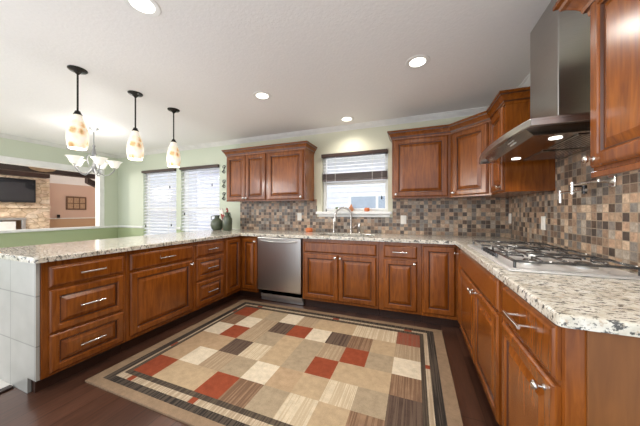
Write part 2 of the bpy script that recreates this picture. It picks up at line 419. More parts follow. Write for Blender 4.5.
# ---------------------------------------------------------------- windows
def window(n, x0, x1, z0, z1, rail_z):
    r = bpy.data.objects.new('window_%d' % n, None); C.objects.link(r); r.location = ((x0+x1)/2, .09, z0); r['kind'] = 'structure'
    PM[r.name] = Matrix.Translation(r.location); t = .045
    m = MB(); m.box(x0, x0+t, .06, .12, z0, z1, .004); m.box(x1-t, x1, .06, .12, z0, z1, .004); m.box(x0+t, x1-t, .06, .12, z0, z0+t, .004); m.box(x0+t, x1-t, .06, .12, z1-t, z1, .004)
    m.box(x0+t, x1-t, .065, .115, rail_z-.022, rail_z+.022, .004); m.build('window_frame', 'white', r, world=True)
    for a, b in ((z0+t, rail_z-.022), (rail_z+.022, z1-t)):
        m = MB(); m.box(x0+t, x1-t, .088, .092, a, b); m.build('pane', 'glass', r, world=True)
    return r
window(1, *WIN[0], 1.27); window(2, *WIN[1], 1.27); window(3, *SW, 1.635)
m = MB(); m.box(-2.40, -1.305, -.055, .055, 1.175, 1.215, .008, 2); m.box(-2.37, -1.335, -.022, 0, 1.138, 1.175, .004); struct(m.build('window_sill', 'white'))
def blind(x0, x1, ztop, zbot, label, n, pitch, tilt, stack=None, y=.02):
    r = thing('window_blind', label, 'blind', ((x0+x1)/2, y, zbot))
    m = MB(); m.box(x0+.004, x1-.004, y-.062, y+.028, ztop-.052, ztop-.002, .004); m.build('valance', 'valance', r, world=True)
    m = MB()
    for i in range(n):
        z = ztop-.075-i*pitch; c, s_ = math.cos(tilt)*.03, math.sin(tilt)*.03
        m.rings([[(xx, y-c-.0, z-s_), (xx, y, z-.001), (xx, y+c, z+s_), (xx, y, z+.002)] for xx in (x0+.012, x1-.012)])
    m.build('slats', 'slat', r, world=True)
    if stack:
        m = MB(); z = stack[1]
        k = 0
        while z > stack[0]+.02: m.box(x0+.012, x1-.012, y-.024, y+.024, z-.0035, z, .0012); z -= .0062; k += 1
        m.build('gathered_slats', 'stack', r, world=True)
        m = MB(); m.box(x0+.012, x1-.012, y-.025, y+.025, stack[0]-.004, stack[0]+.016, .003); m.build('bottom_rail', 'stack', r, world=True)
    else:
        m = MB(); m.box(x0+.012, x1-.012, y-.02, y+.02, zbot, zbot+.02, .003); m.build('bottom_rail', 'slat', r, world=True)
    for f in (.22, .78):
        m = MB(); x = x0+(x1-x0)*f; m.box(x-.003, x+.003, y-.029, y-.0275, (stack[0] if stack else zbot+.02), ztop-.05); m.build('ladder_tape', 'plate', r, world=True)
    return r
def cord(r, x, y, z0, z1):
    m = MB(); m.tube([(x, y, z1), (x+.003, y, (z0+z1)/2), (x, y, z0)], .0018, 6); c = m.build('pull_cord', 'plate', r, world=True)
    m = MB(); m.lathe([(.004, 0), (.009, -.02), (.011, -.045), (.004, -.05)], (x, y, z0), seg=10); m.build('tassel', 'black', c, world=True)
n = int((2.06-.075-.5)/.062)
b = blind(*WIN[0][:2], 2.058, .455, 'white slatted blind with brown valance on the window farther from the cabinets', n, .062, .5)
cord(b, -6.16, -.03, .95, 1.98); cord(b, -5.47, -.03, 1.72, 1.98); cord(b, -5.43, -.03, .98, 1.98)
b = blind(*WIN[1][:2], 2.058, .455, 'white slatted blind with brown valance on the window beside the wall cabinets', n, .062, .5)
cord(b, -5.08, -.03, 1.2, 1.98); cord(b, -4.41, -.03, 1.72, 1.98)
b = blind(*SW[:2], 2.063, 1.68, 'half raised blind with dark valance in the window above the sink', 5, .050, .35, (1.665, 1.772))
cord(b, -2.24, -.03, 1.26, 1.98); cord(b, -1.44, -.03, 1.43, 1.98)

# outside: a pale neighbouring house and paving
m = MB(); m.box(-14, 6, .16, 9, -.1, -.05); struct(m.build('ground', 'gravel'))
h = thing('neighbour_house', 'pale house wall seen outside through the sink window', 'house', (-3.6, 4.0, -.05))
m = MB(); m.box(-15, 2.0, 3.9, 4.1, -.05, 2.75)
for k in range(16): m.box(-15, 2.0, 3.885, 3.9, .05+k*.16, .18+k*.16, .004)
m.build('wall', 'siding', h, world=True)
m = MB(); m.box(-2.9, -1.2, 3.86, 3.89, .9, 1.75, .01); f = m.build('window', 'white', h, world=True)
m = MB(); m.box(-2.82, -2.09, 3.85, 3.862, .98, 1.67); m.box(-2.01, -1.28, 3.85, 3.862, .98, 1.67); m.build('pane', 'siding_dark', f, world=True)
m = MB(); m.box(-15.2, 2.2, 3.5, 4.1, 2.75, 2.9, .01); m.build('eave', 'white', h, world=True)

# ---------------------------------------------------------------- cabinets
DOOR = [(0, 0), (0, .011), (.004, .0135), (.008, .019), (.014, .021), (.050, .021), (.053, .016), (.058, .0145), (.062, .0065), (.067, .0065), (.098, .0185), (.104, .0185)]
DRAW = [(0, 0), (0, .009), (.005, .0115), (.010, .018), (.018, .021), (.024, .021)]
DRAW2 = [(0, 0), (0, .011), (.004, .0135), (.008, .019), (.014, .021), (.044, .021), (.047, .016), (.052, .0145), (.056, .0065), (.060, .0065), (.085, .0185), (.090, .0185)]
def knob(parent, x, y, z):
    m = MB(); m.lathe([(.0095, 0), (.0095, .003), (.005, .007), (.005, .015), (.011, .019), (.0155, .025), (.0155, .030), (.011, .035), (.004, .037)], (x, y, z), '-Y', 14)
    return m.build('knob', 'chrome', parent, smooth=True)
def pull(parent, x, y, z, L=.155):
    m = MB(); m.tube([(x-L/2, y-.033, z), (x, y-.034, z), (x+L/2, y-.033, z)], .0065, 10)
    for sx in (-.36, .36): m.tube([(x+sx*L, y, z), (x+sx*L, y-.033, z)], .005, 8)
    return m.build('handle', 'chrome', parent, smooth=True)
def front(r, kind, x0, x1, z0, z1, y, k=None, ridge='cherry'):
    m = MB()
    m.panel(x0, x1, z0, z1, {'door': DOOR, 'drawer': DRAW, 'panel_drawer': DRAW2, 'false': DRAW}[kind], y)
    p = m.build({'door': 'door', 'drawer': 'drawer', 'panel_drawer': 'drawer', 'false': 'false_front'}[kind], ['cherry', 'glaze'], r)
    if kind == 'door' and k: knob(p, k[0], y-.021, k[1])
    if kind in ('drawer', 'panel_drawer'): pull(p, (x0+x1)/2, y-.0205 if kind == 'drawer' else y-.0175, (z0+z1)/2)
    return p
D = .605
def base_cab(label, frame, a0, a1, fronts, bowl=False):
    """frame: 'back' (faces -Y, a = X), 'right' (faces -X, a = -Y), 'pen' (faces +X, a = Y)"""
    w_ = a1-a0; c = (a0+a1)/2
    loc, rz = {'back': ((c, -.61+D/2, 0), 0), 'right': ((-.612+D/2, -c, 0), -PI/2), 'pen': ((-3.31-D/2, c, 0), PI/2)}[frame]
    r = thing('base_cabinet', label, 'cabinet', loc, rz)
    m = MB()
    if bowl:   # open above the sink bowl
        m.box(-w_/2+.0005, w_/2-.0005, -D/2, D/2, .105, .68, .0015); m.box(-w_/2+.0005, w_/2-.0005, -D/2, -D/2+.06, .68, .8765)
        for sx in (-1, 1): m.box(sx*(w_/2-.0005), sx*(w_/2-.02), -D/2+.06, D/2, .68, .8765)
    else: m.box(-w_/2+.0005, w_/2-.0005, -D/2, D/2, .105, .8765, .0015)
    m.build('body', 'cherry', r)
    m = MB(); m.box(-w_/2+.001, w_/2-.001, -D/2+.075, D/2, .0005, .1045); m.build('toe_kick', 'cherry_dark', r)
    for f in fronts:
        kind, x0, x1, z0, z1 = f[:5]; kk = f[5] if len(f) > 5 else None
        if kk: kk = (kk[0]-c, kk[1])
        front(r, kind, x0-c, x1-c, z0, z1, -D/2-.0005, kk)
    return r
# peninsula, near to far
base_cab('three drawer cherry base cabinet at the tiled end of the peninsula', 'pen', -2.605, -2.095,
         [('drawer', -2.570, -2.118, .702, .842), ('panel_drawer', -2.570, -2.118, .392, .682), ('panel_drawer', -2.570, -2.118, .125, .378)])
base_cab('wide peninsula base cabinet with one drawer over a broad single door', 'pen', -2.093, -1.408,
         [('drawer', -2.068, -1.434, .702, .842), ('door', -2.068, -1.434, .14, .682, (-1.462, .645))])
base_cab('narrow three drawer base cabinet on the peninsula next to the corner', 'pen', -1.406, -.935,
         [('drawer', -1.382, -.965, .702, .842), ('panel_drawer', -1.382, -.965, .43, .682), ('panel_drawer', -1.382, -.965, .14, .412)])
def corner_cab(label, left):
    sx = -1 if left else 1
    # plan of the L-shaped body
    if left:
        xa, yb, xo = -3.31, -.933, -3.915; xe = -3.024
        poly = [(xo, -.006), (xo, yb), (xa, yb), (xa, -.61), (xe, -.61), (xe, -.006)]
        kick = [(xo, -.006), (xo, yb), (xa-.075, yb), (xa-.075, -.535), (xe, -.535), (xe, -.006)]
        loc = (-3.6, -.3, 0)
    else:
        xa, yb, xo = -.61, -.823, -.006; xe = -.953
        poly = [(xo, -.006), (xe, -.006), (xe, -.61), (xa, -.61), (xa, yb), (xo, yb)]
        kick = [(xo, -.006), (xe, -.006), (xe, -.535), (xa+.075, -.535), (xa+.075, yb), (xo, yb)]
        loc = (-.3, -.3, 0)
    r = thing('corner_cabinet', label, 'cabinet', loc)
    m = MB(); m.prism(poly, .105, .8765); m.build('body', 'cherry', r, world=True)
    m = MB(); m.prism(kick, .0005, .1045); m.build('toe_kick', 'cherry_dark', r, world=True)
    def leaf(frame, a0, a1, kn):
        m = MB(); R = []
        k = Matrix.Translation((0, -.6105, 0)) if frame == 'back' else (Matrix.Translation((-.6105, 0, 0)) @ Matrix.Rotation(-PI/2, 4, 'Z') if frame == 'right' else Matrix.Translation((-3.3095, 0, 0)) @ Matrix.Rotation(PI/2, 4, 'Z'))
        m.X = k; m.panel(a0, a1, .14, .848, DOOR); p = m.build('door', ['cherry', 'glaze'], r, world=True)
        if kn:
            m = MB(); m.X = k; m.lathe([(.0095, 0), (.0095, .003), (.005, .007), (.005, .015), (.011, .019), (.0155, .025), (.0155, .030), (.011, .035), (.004, .037)], (kn, -.021, .805), '-Y', 14)
            m.build('knob', 'chrome', p, smooth=True, world=True)
    if left: leaf('pen', -.915, -.637, None); leaf('back', -3.283, -3.035, -3.06)
    else: leaf('back', -.938, -.637, None); leaf('right', .637, .795, .765)
    return r
corner_cab('corner base cabinet with two doors between peninsula and dishwasher', True)
base_cab('wide sink base cabinet with false drawer front over paired doors', 'back', -2.353, -1.403,
         [('false', -2.328, -1.428, .706, .836), ('door', -2.328, -1.881, .135, .688, (-1.912, .655)), ('door', -1.874, -1.428, .135, .688, (-1.844, .655))], bowl=True)
base_cab('base cabinet with one drawer over one door right of the sink base', 'back', -1.401, -.955,
         [('drawer', -1.346, -.998, .702, .838), ('door', -1.346, -.998, .135, .684, (-1.024, .652))])
corner_cab('corner base cabinet with a tall door and narrow return under the right counter', False)
base_cab('cherry base cabinet with two doors directly beneath the gas cooktop', 'right', .825, 1.995,
         [('false', .85, 1.965, .702, .862), ('door', .85, 1.448, .13, .682, (1.418, .648)), ('door', 1.455, 1.965, .13, .682, (1.487, .648))])
r = base_cab('near right base cabinet with exposed plain side and one drawer over a door', 'right', 1.997, 2.53,
         [('drawer', 2.03, 2.508, .702, .862), ('door', 2.03, 2.508, .13, .682, (2.462, .648))])
m = MB(); m.box(-.567, -.006, -2.537, -2.5305, .105, .876, .001); m.build('end_panel', 'cherry_inside', r, world=True)

# tiled end and back of the peninsula
m = MB()
m.prism([(-3.93, -2.625), (-3.93, -.004), (-4.12, -.004), (-4.12, -2.625)], .0005, .8765)
m.box(-3.93, -3.318, -2.625, -2.6065, .105, .8765); m.box(-3.93, -3.425, -2.625, -2.6065, .0005, .105)
tag(m.build('tiled_end_wall', 'tile'), 'pale grey tiled end wall closing the near end of the peninsula', 'tiled wall')

# countertop: one continuous slab with a cut-out for the sink
def arc(cx, cy, r_, a0, a1, n=6): return [(cx+r_*math.cos(math.radians(a0+(a1-a0)*i/n)), cy+r_*math.sin(math.radians(a0+(a1-a0)*i/n))) for i in range(n+1)]
ring = arc(-4.17, -2.622, .02, 180, 270)+arc(-3.30, -2.622, .02, 270, 360)+[(-3.28, -.65), (-.636, -.65)]+arc(-.616, -2.530, .02, 180, 270)+[(-.0105, -2.55), (-.0105, -.0105), (-3.812, -.0105), (-3.812, -.001), (-4.19, -.001)]
SK = (-2.20, -1.50, -.535, -.165)
hole = arc(SK[0]+.06, SK[2]+.06, .06, 180, 270)+arc(SK[1]-.06, SK[2]+.06, .06, 270, 360)+arc(SK[1]-.06, SK[3]-.06, .06, 0, 90)+arc(SK[0]+.06, SK[3]-.06, .06, 90, 180)
t = bmesh.new(); es = []
for lp in (ring, hole):
    vs = [t.verts.new((x, y, .878)) for x, y in lp]
    es += [t.edges.new((vs[i], vs[(i+1) % len(vs)])) for i in range(len(vs))]
bmesh.ops.triangle_fill(t, use_beauty=True, use_dissolve=False, edges=es)
e = bmesh.ops.extrude_face_region(t, geom=list(t.faces))
for v in [g for g in e['geom'] if isinstance(g, bmesh.types.BMVert)]: v.co.z = .914
bmesh.ops.recalc_face_normals(t, faces=list(t.faces))
top_e = [x for x in t.edges if all(abs(v.co.z-.914) < 1e-5 for v in x.verts) and len(x.link_faces) == 2 and abs(x.link_faces[0].normal.z-x.link_faces[1].normal.z) > .5]
bmesh.ops.bevel(t, geom=top_e, offset=.009, segments=3, profile=.5, affect='EDGES')
m = MB(); m.merge(t)
tag(m.build('countertop', 'granite'), 'speckled cream and black granite countertop running round all three sides', 'countertop')

# sink
s = thing('kitchen_sink', 'steel undermount sink sunk in the counter below the window', 'sink', (-1.85, -.35, .70))
m = MB()
def rr(ins, z): 
    x0, x1, y0, y1 = SK[0]-.004+ins, SK[1]+.004-ins, SK[2]-.004+ins, SK[3]+.004-ins; q = .06
    return [(x, y, z) for x, y in arc(x0+q, y0+q, q, 180, 270)+arc(x1-q, y0+q, q, 270, 360)+arc(x1-q, y1-q, q, 0, 90)+arc(x0+q, y1-q, q, 90, 180)]
m.rings([rr(0, .8775), rr(.004, .72), rr(.03, .70), rr(.05, .70), rr(.05, .69), rr(0, .70), rr(-.01, .8775)], cap0=False, cap1=False)
x0, x1, y0, y1 = SK; m.box(x0+.046, x1-.046, y0+.046, y1-.046, .69, .70)
m.build('basin', 'steel', s, world=True, smooth=True)
m = MB(); m.lathe([(.045, .7005), (.045, .704), (.03, .705), (.01, .702)], (-1.85, -.35, 0)); m.build('drain', 'chrome', s, world=True, smooth=True)

# dishwasher
d = thing('dishwasher', 'stainless steel dishwasher with curved bar handle left of the sink base', 'dishwasher', (-2.69, -.31, 0))
m = MB(); m.box(-3.018, -2.360, -.60, -.01, .105, .872); m.build('tub', 'black', d, world=True)
m = MB(); m.box(-3.014, -2.364, -.640, -.601, .165, .868, .008, 2); dr = m.build('door', 'steel', d, world=True)
m = MB(); m.tube([(-2.965+i*.0545, -.640-.052*math.sin(PI*min(1, max(0, i/10)))**.45, .826-.006*math.sin(PI*i/10)) for i in range(11)], .012, 12); m.build('handle', 'steel', dr, world=True, smooth=True)
m = MB(); m.box(-2.99, -2.36, -.575, -.54, .008, .10); m.box(-2.985, -2.362, -.60, -.575, .06, .158, .003); m.build('kick_plate', 'silver', d, world=True)

# upper cabinets
CP = [(0, 2.085), (.006, 2.085), (.008, 2.10), (.014, 2.104), (.016, 2.116), (.022, 2.128), (.036, 2.148), (.044, 2.154), (.046, 2.166), (.054, 2.170), (.054, 2.184), (0, 2.184)]
UB, UT = 1.373, 2.15
def upper(label, loc, plan, doors, crown, side=None):
    r = thing('wall_cabinet', label, 'cabinet', loc)
    m = MB(); m.prism(plan, UB, UT); m.build('body', 'cherry', r, world=True)
    for (p, ang, x0, x1, z0, z1, kx, kz) in doors:
        k = Matrix.Translation((p[0], p[1], 0)) @ Matrix.Rotation(ang, 4, 'Z')
        m = MB(); m.X = k; m.panel(x0, x1, z0, z1, DOOR); dd = m.build('door', ['cherry', 'glaze'], r, world=True)
        m = MB(); m.X = k; m.lathe([(.0095, 0), (.0095, .003), (.005, .007), (.005, .015), (.011, .019), (.0155, .025), (.0155, .030), (.011, .035), (.004, .037)], (kx, -.021, kz), '-Y', 14)
        m.build('knob', 'chrome', dd, smooth=True, world=True)
    m = MB(); sweep(m, *crown); 
    for f in m.bm.faces:   # glazed hollows between the mouldings
        c_ = f.calc_center_median().z-(crown[1][0][1]-2.085)
        if f.normal.length >= 0 and (2.105 < c_ < 2.114 or 2.155 < c_ < 2.165): f.material_index = 1
    m.build('crown', ['cherry', 'glaze'], r, world=True)
    return r
YF = -.33; Z0, Z1 = 1.388, 2.078
pl = [(-3.815, -.002), (-3.815, YF), (-3.062, YF), (-2.445, YF), (-2.445, -.002)]
upper('two door wall cabinet nearest the dining windows', (-3.44, -.165, UB), [(-3.815, -.003), (-3.815, YF), (-3.0625, YF), (-3.0625, -.003)],
      [((0, YF-.0005), 0, -3.795, -3.442, Z0, Z1, -3.466, 1.42), ((0, YF-.0005), 0, -3.436, -3.082, Z0, Z1, -3.412, 1.42)], (pl, CP, 0, 2))
upper('single door wall cabinet left of the sink window', (-2.75, -.165, UB), [(-3.0615, -.003), (-3.0615, YF), (-2.445, YF), (-2.445, -.003)],
      [((0, YF-.0005), 0, -3.042, -2.468, Z0, Z1, -2.494, 1.42)], (pl, CP, 2, 4))
pr_ = [(-1.28, -.002), (-1.28, YF), (-.642, YF), (YF, -.642), (YF, -1.03), (-.002, -1.03)]
upper('single door wall cabinet right of the sink window', (-.96, -.165, UB), [(-1.28, -.003), (-1.28, YF), (-.6425, YF), (-.6425, -.003)],
      [((0, YF-.0005), 0, -1.256, -.672, Z0, Z1, -1.23, 1.42)], (pr_, CP, 0, 2))
k = Vector((-.642+YF, YF-.642))/2; L = Vector((YF+.642, -.642-YF)).length
upper('diagonal corner wall cabinet where the two tiled walls meet', (-.3, -.3, UB), [(-.003, -.003), (-.6415, -.003), (-.6415, YF), (YF, -.6415), (-.003, -.6415)],
      [((k.x-.0004, k.y-.0004), -PI/4, -L/2+.03, L/2-.03, Z0, Z1, -L/2+.056, 1.42)], (pr_, CP, 2, 3))
upper('narrow wall cabinet on the right wall just before the range hood', (-.165, -.84, UB), [(-.003, -.6425), (YF, -.6425), (YF, -1.03), (-.003, -1.03)],
      [((YF-.0005, 0), -PI/2, .672, 1.005, Z0, Z1, .98, 1.42)], (pr_, CP, 3, 5))
pn = [(-.002, -2.095), (YF, -2.095), (YF, -2.56), (-.002, -2.56)]
r = upper('large wall cabinet at the right edge, nearest the viewer', (-.165, -2.33, UB), [(-.003, -2.095), (YF, -2.095), (YF, -2.56), (-.003, -2.56)],
      [((YF-.0005, 0), -PI/2, 2.105, 2.53, Z0, Z1, 2.14, 1.42)], (pn, [(o*1.75, 2.028+(z-2.085)*1.3) for o, z in CP], 0, 3))
m = MB(); m.box(YF-.012, YF+.01, -2.555, -2.10, 1.348, UB-.0005, .003); m.build('light_rail', 'cherry', r, world=True)

# ---------------------------------------------------------------- range hood
h = thing('range_hood', 'stainless steel chimney range hood with curved canopy over the cooktop', 'range hood', (-.15, -1.535, 1.60))
m = MB(); m.box(-.282, -.011, -1.712, -1.358, 1.66, 2.438, .003); m.build('chimney', 'steel_hood', h, world=True)
Yc = -1.49
def front_x(y): u_ = (y-Yc)/.51; return -.505-.05*(1-abs(u_)**2.2)
ys = [Yc-.51+1.02*i/24 for i in range(25)]
canopy = [(-.0115, ys[0])]+[(front_x(y), y) for y in ys]+[(-.0115, ys[-1])]
inner = [(-.0115, ys[0]+.012)]+[(front_x(y)+.012, max(ys[0]+.012, min(ys[-1]-.012, y))) for y in ys]+[(-.0115, ys[-1]-.012)]
m = MB(); m.prism(canopy, 1.642, 1.654, .002)
n_ = len(canopy)
m.rings([[(x, y, 1.6415) for x, y in canopy], [(x, y, 1.62) for x, y in canopy], [(x, y, 1.62) for x, y in inner], [(x, y, 1.6415) for x, y in inner]], cap0=False, cap1=False)
m.build('canopy', 'steel', h, world=True)
m = MB(); m.rings([[(-.012, -1.88, z) if 0 else (x, y, z) for x, y in ((-.012, -1.89), (xf, -1.89), (xf, -1.13), (-.012, -1.13))] for z, xf in ((1.6415, -.495), (1.598, -.455))])
bd = m.build('motor_housing', 'steel_dark', h, world=True)
for y in (-1.33, -1.69):
    m = MB(); m.box(-.26, -.05, y-.15, y+.15, 1.592, 1.5975, .002)
    for q in range(9): m.box(-.25+q*.0225, -.241+q*.0225, y-.14, y+.14, 1.5895, 1.592)
    m.build('filter', 'steel_dark', h, world=True)
for y in (-1.26, -1.80):
    m = MB(); m.lathe([(.027, 0), (.027, .003), (.020, .0035), (.001, .0025)], (-.33, y, 1.5975), '-Z', 20); m.build('hood_light', 'lens', h, world=True)
    lamp('hood_lamp', 'SPOT', (-.33, y, 1.585), 5, WARM, .03, spot=2.3)
for k in range(2):
    m = MB(); m.box(-.4855+k*.012, -.4805+k*.012, -1.70, -1.62, 1.622-k*.012, 1.628-k*.012); m.build('button', 'plate', h, world=True)

# ---------------------------------------------------------------- cooktop
ck = thing('gas_cooktop', 'stainless gas cooktop with black grates set in the right counter', 'cooktop', (-.335, -1.48, .9145))
m = MB(); m.box(-.59, -.075, -1.985, -.975, .9145, .924, .004, 2); m.box(-.572, -.093, -1.967, -.993, .924, .928, .002); m.build('tray', 'tray', ck, world=True)
BUR = [(-.22, -1.17, .045), (-.44, -1.17, .036), (-.30, -1.48, .055), (-.22, -1.80, .04), (-.44, -1.80, .036)]
for x, y, q in BUR:
    m = MB(); m.lathe([(q+.014, .928), (q+.014, .934), (q+.004, .938), (q, .944), (.002, .944)], (x, y, 0), seg=20); bb = m.build('burner', 'silver', ck, world=True, smooth=True)
    m = MB(); m.lathe([(q*.8, .944), (q*.86, .948), (q*.7, .953), (.002, .954)], (x, y, 0), seg=20); m.build('burner_cap', 'black_iron', bb, world=True, smooth=True)
def grate(y0, y1, x0=-.560):
    m = MB(); x1 = -.092; z = .968; t_ = .0065
    m.box(x0, x1, y0, y0+.014, z-.012, z, .003); m.box(x0, x1, y1-.014, y1, z-.012, z, .003); m.box(x0, x0+.014, y0, y1, z-.012, z, .003); m.box(x1-.014, x1, y0, y1, z-.012, z, .003)
    ym = (y0+y1)/2
    m.box((x0+x1)/2-t_, (x0+x1)/2+t_, y0, y1, z-.011, z+.001, .003)
    for xa, xb, xc in ((x0, -.36, -.44), (-.27, x1, -.20)):
        for a, b_ in (((xc, y0+.007), (xc, ym-.028)), ((xc, y1-.007), (xc, ym+.028)), ((x0+.007 if xc < -.3 else x1-.007, ym), (xc-.028 if xc < -.3 else xc+.028, ym)), (((x0+x1)/2, ym), (xc+.028 if xc < -.3 else xc-.028, ym))):
            a_, b2 = Vector((*a, z-.004)), Vector((*b_, z-.004)); mid = (a_+b2)/2+Vector((0, 0, .006))
            m.tube([a_, a_.lerp(mid, .6)+Vector((0, 0, .003)), mid, b2+Vector((0, 0, .004)), b2-Vector((0, 0, .004))], [.0055, .0055, .0055, .005, .004], 8)
    for x in (x0+.008, x1-.008):
        for y in (y0+.008, y1-.008): m.tube([(x, y, z-.008), (x, y, .9285)], .007, 8)
    m.build('grate', 'black_iron', ck, world=True, smooth=True)
grate(-1.322, -1.012); grate(-1.638, -1.328, -.50); grate(-1.954, -1.644)
for i in range(5):
    m = MB(); m.lathe([(.017, .928), (.017, .934), (.0145, .937), (.0135, .952), (.006, .954)], (-.545, -1.37-.056*i, 0), seg=16); m.build('knob', 'black', ck, world=True, smooth=True)

# ---------------------------------------------------------------- taps and wall fittings
f = thing('kitchen_faucet', 'tall gooseneck steel faucet behind the sink', 'faucet', (-1.85, -.09, .9145))
m = MB(); m.lathe([(.027, .9145), (.027, .925), (.019, .935), (.016, .97), (.019, .985), (.016, 1.0)], (-1.85, -.09, 0), seg=18)
arcp = [(-1.85, -.09, .98), (-1.85, -.09, 1.16)]+[(-1.955+.105*math.cos(a), -.09-.03*(1-math.cos(a)), 1.165+.105*math.sin(a)) for a in [PI*i/10 for i in range(11)]]+[(-2.062, -.15, 1.13)]
m.tube(arcp, .0135, 12); m.build('spout', 'nickel', f, world=True, smooth=True)
m = MB(); m.lathe([(.013, 0), (.017, -.03), (.019, -.065), (.014, -.07)], (-2.062, -.151, 1.14), seg=14); m.build('spray_head', 'nickel', f, world=True, smooth=True)
m = MB(); m.tube([(-1.834, -.09, .99), (-1.80, -.10, 1.0), (-1.775, -.105, 1.03)], [.008, .006, .004], 8); m.build('lever', 'chrome', f, world=True, smooth=True)
s1 = MB(); s1.lathe([(.02, 0), (.02, .01), (.011, .02), (.010, .08), (.014, .085), (.012, .13), (.008, .14), (.002, .145)], seg=14)
tag(solo(s1.build('soap_dispenser', 'chrome', smooth=True), (-1.735, -.085, .9145)), 'small steel soap dispenser on the counter right of the faucet', 'soap dispenser')
s1 = MB(); s1.lathe([(.02, 0), (.02, .008), (.013, .015), (.010, .12), (.016, .15), (.018, .19), (.010, .21), (.002, .212)], seg=14); s1.tube([(0, 0, .17), (-.025, -.01, .19), (-.03, -.015, .2)], .004, 6)
tag(solo(s1.build('side_sprayer', 'chrome', smooth=True), (-2.105, -.085, .9145)), 'slim steel side sprayer standing left of the faucet', 'sprayer')
def outlet(loc, rz, label, slots=True, hh=.115):
    r = thing('wall_outlet', label, 'outlet', loc, rz)
    m = MB(); m.box(-.036, .036, -.006, 0, -hh/2, hh/2, .0025); m.build('cover_plate', 'plate', r)
    for z in (-.024, .024):
        m = MB(); m.box(-.017, .017, -.0085, -.006, z-.017, z+.017, .002); m.build('socket', 'plate', r)
    return r
outlet((-2.685, -.0105, 1.135), 0, 'white outlet plate on the mosaic left of the sink window')
outlet((-1.16, -.0105, 1.105), 0, 'white outlet plate on the mosaic right of the sink window')
outlet((-.0105, -.075, 1.135), -PI/2, 'white outlet plate on the right tiled wall closest to the corner')
outlet((-.0105, -.85, 1.115), -PI/2, 'white outlet plate on the right tiled wall above the cooktop far end')
p = thing('pot_filler', 'folding steel pot filler tap fixed to the tiles above the cooktop', 'tap', (-.011, -1.63, 1.382))
m = MB(); m.box(-.022, -.0105, -1.655, -1.605, 1.345, 1.42, .004); m.tube([(-.02, -1.63, 1.382), (-.07, -1.63, 1.382)], .014, 12); m.build('wall_plate', 'chrome', p, world=True, smooth=True)
m = MB(); m.tube([(-.07, -1.63, 1.382), (-.085, -1.45, 1.379), (-.09, -1.43, 1.378)], .0085, 10); m.build('arm', 'chrome', p, world=True, smooth=True)
m = MB(); m.tube([(-.09, -1.43, 1.395), (-.09, -1.43, 1.32)], .013, 12); m.build('joint', 'chrome', p, world=True, smooth=True)
m = MB(); m.tube([(-.09, -1.56, 1.336), (-.09, -1.43, 1.338), (-.09, -1.29, 1.338)], .0085, 10); m.build('arm', 'chrome', p, world=True, smooth=True)
m = MB(); m.tube([(-.09, -1.29, 1.352), (-.09, -1.29, 1.27)], .011, 12); m.build('spout', 'chrome', p, world=True, smooth=True)
m = MB(); m.tube([(-.09, -1.545, 1.315), (-.09, -1.545, 1.365)], .012, 10); m.tube([(-.09, -1.545, 1.36), (-.12, -1.51, 1.362)], .005, 8); m.build('valve', 'black', p, world=True, smooth=True)

# ---------------------------------------------------------------- small things on counter and sill
def lathe_thing(name, prof, mat, loc, label, cat, seg=20, group=None):
    m = MB(); m.lathe(prof, seg=seg); o = m.build(name, mat, smooth=True); o.location = loc; return tag(o, label, cat, group)
r = thing('ceramic_jar', 'tall green ceramic jar with narrow neck nearer the cabinets', 'jar', (-3.80, -.33, .9145))
m = MB(); m.lathe([(.062, 0), (.07, .01), (.073, .12), (.07, .19), (.05, .225), (.036, .24), (.036, .262), (.05, .285), (.046, .287), (.03, .262)], seg=24); m.build('body', 'jar', r, smooth=True)
m = MB(); m.tube([(.066, -.02, .20), (.09, -.025, .225), (.08, -.025, .265), (.045, -.015, .275)], .006, 8); m.build('handle', 'jar', r, smooth=True)
r = thing('ceramic_jug', 'squat round green ceramic jug at the window end of the counter', 'jug', (-4.02, -.32, .9145))
m = MB(); m.lathe([(.06, 0), (.085, .03), (.098, .085), (.088, .145), (.055, .18), (.036, .195), (.036, .225), (.048, .242), (.044, .243), (.03, .225)], seg=24); m.build('body', 'jar', r, smooth=True)
m = MB(); m.tube([(-.08, -.02, .16), (-.105, -.02, .19), (-.095, -.02, .225), (-.045, -.01, .232)], .007, 8); m.build('handle', 'jar', r, smooth=True)
r = thing('rooster_figurine', 'red and cream rooster figurine standing behind the green jar and jug', 'figurine', (-4.0, -.17, .9145))
m = MB(); m.lathe([(.045, 0), (.045, .012), (.02, .02), (.014, .12)], seg=14); m.build('base', 'terracotta', r, smooth=True)
m = MB(); R = []
for q, (x, z, rad) in enumerate([(-.075, .27, .006), (-.06, .24, .03), (-.03, .20, .05), (.0, .18, .057), (.03, .20, .05), (.045, .25, .034), (.05, .29, .026), (.058, .31, .022), (.075, .31, .01), (.085, .305, .003)]):
    R.append([(x, rad*.8*math.cos(2*PI*i/12), z+rad*math.sin(2*PI*i/12)) for i in range(12)])
m.rings(R); m.build('body', 'red', r, smooth=True)
m = MB(); m.rings([[(x, yy, z) for x, z in ((.03, .325), (.04, .365), (.05, .34), (.058, .362), (.066, .335), (.07, .325))] for yy in (-.006, .006)]); m.build('comb', 'red', r)
m = MB(); m.rings([[(x, yy, z) for x, z in ((-.05, .22), (-.11, .34), (-.085, .35), (-.06, .30), (-.06, .36), (-.035, .33), (-.02, .22))] for yy in (-.012, .012)]); m.build('tail', 'plate', r)
lathe_thing('sponge_holder', [(.045, 0), (.052, .01), (.055, .04), (.045, .06), (.035, .055), (.03, .02)], 'orange', (-2.47, -.13, .9145), 'small orange holder on the counter left of the sink', 'sponge holder')
r = thing('potted_plant', 'small grey-green plant in a cup on the window sill', 'plant', (-2.085, -.005, 1.2155))
m = MB(); m.lathe([(.02, 0), (.026, .03), (.024, .032), (.018, .028)], seg=14); m.build('pot', 'plate', r, smooth=True)
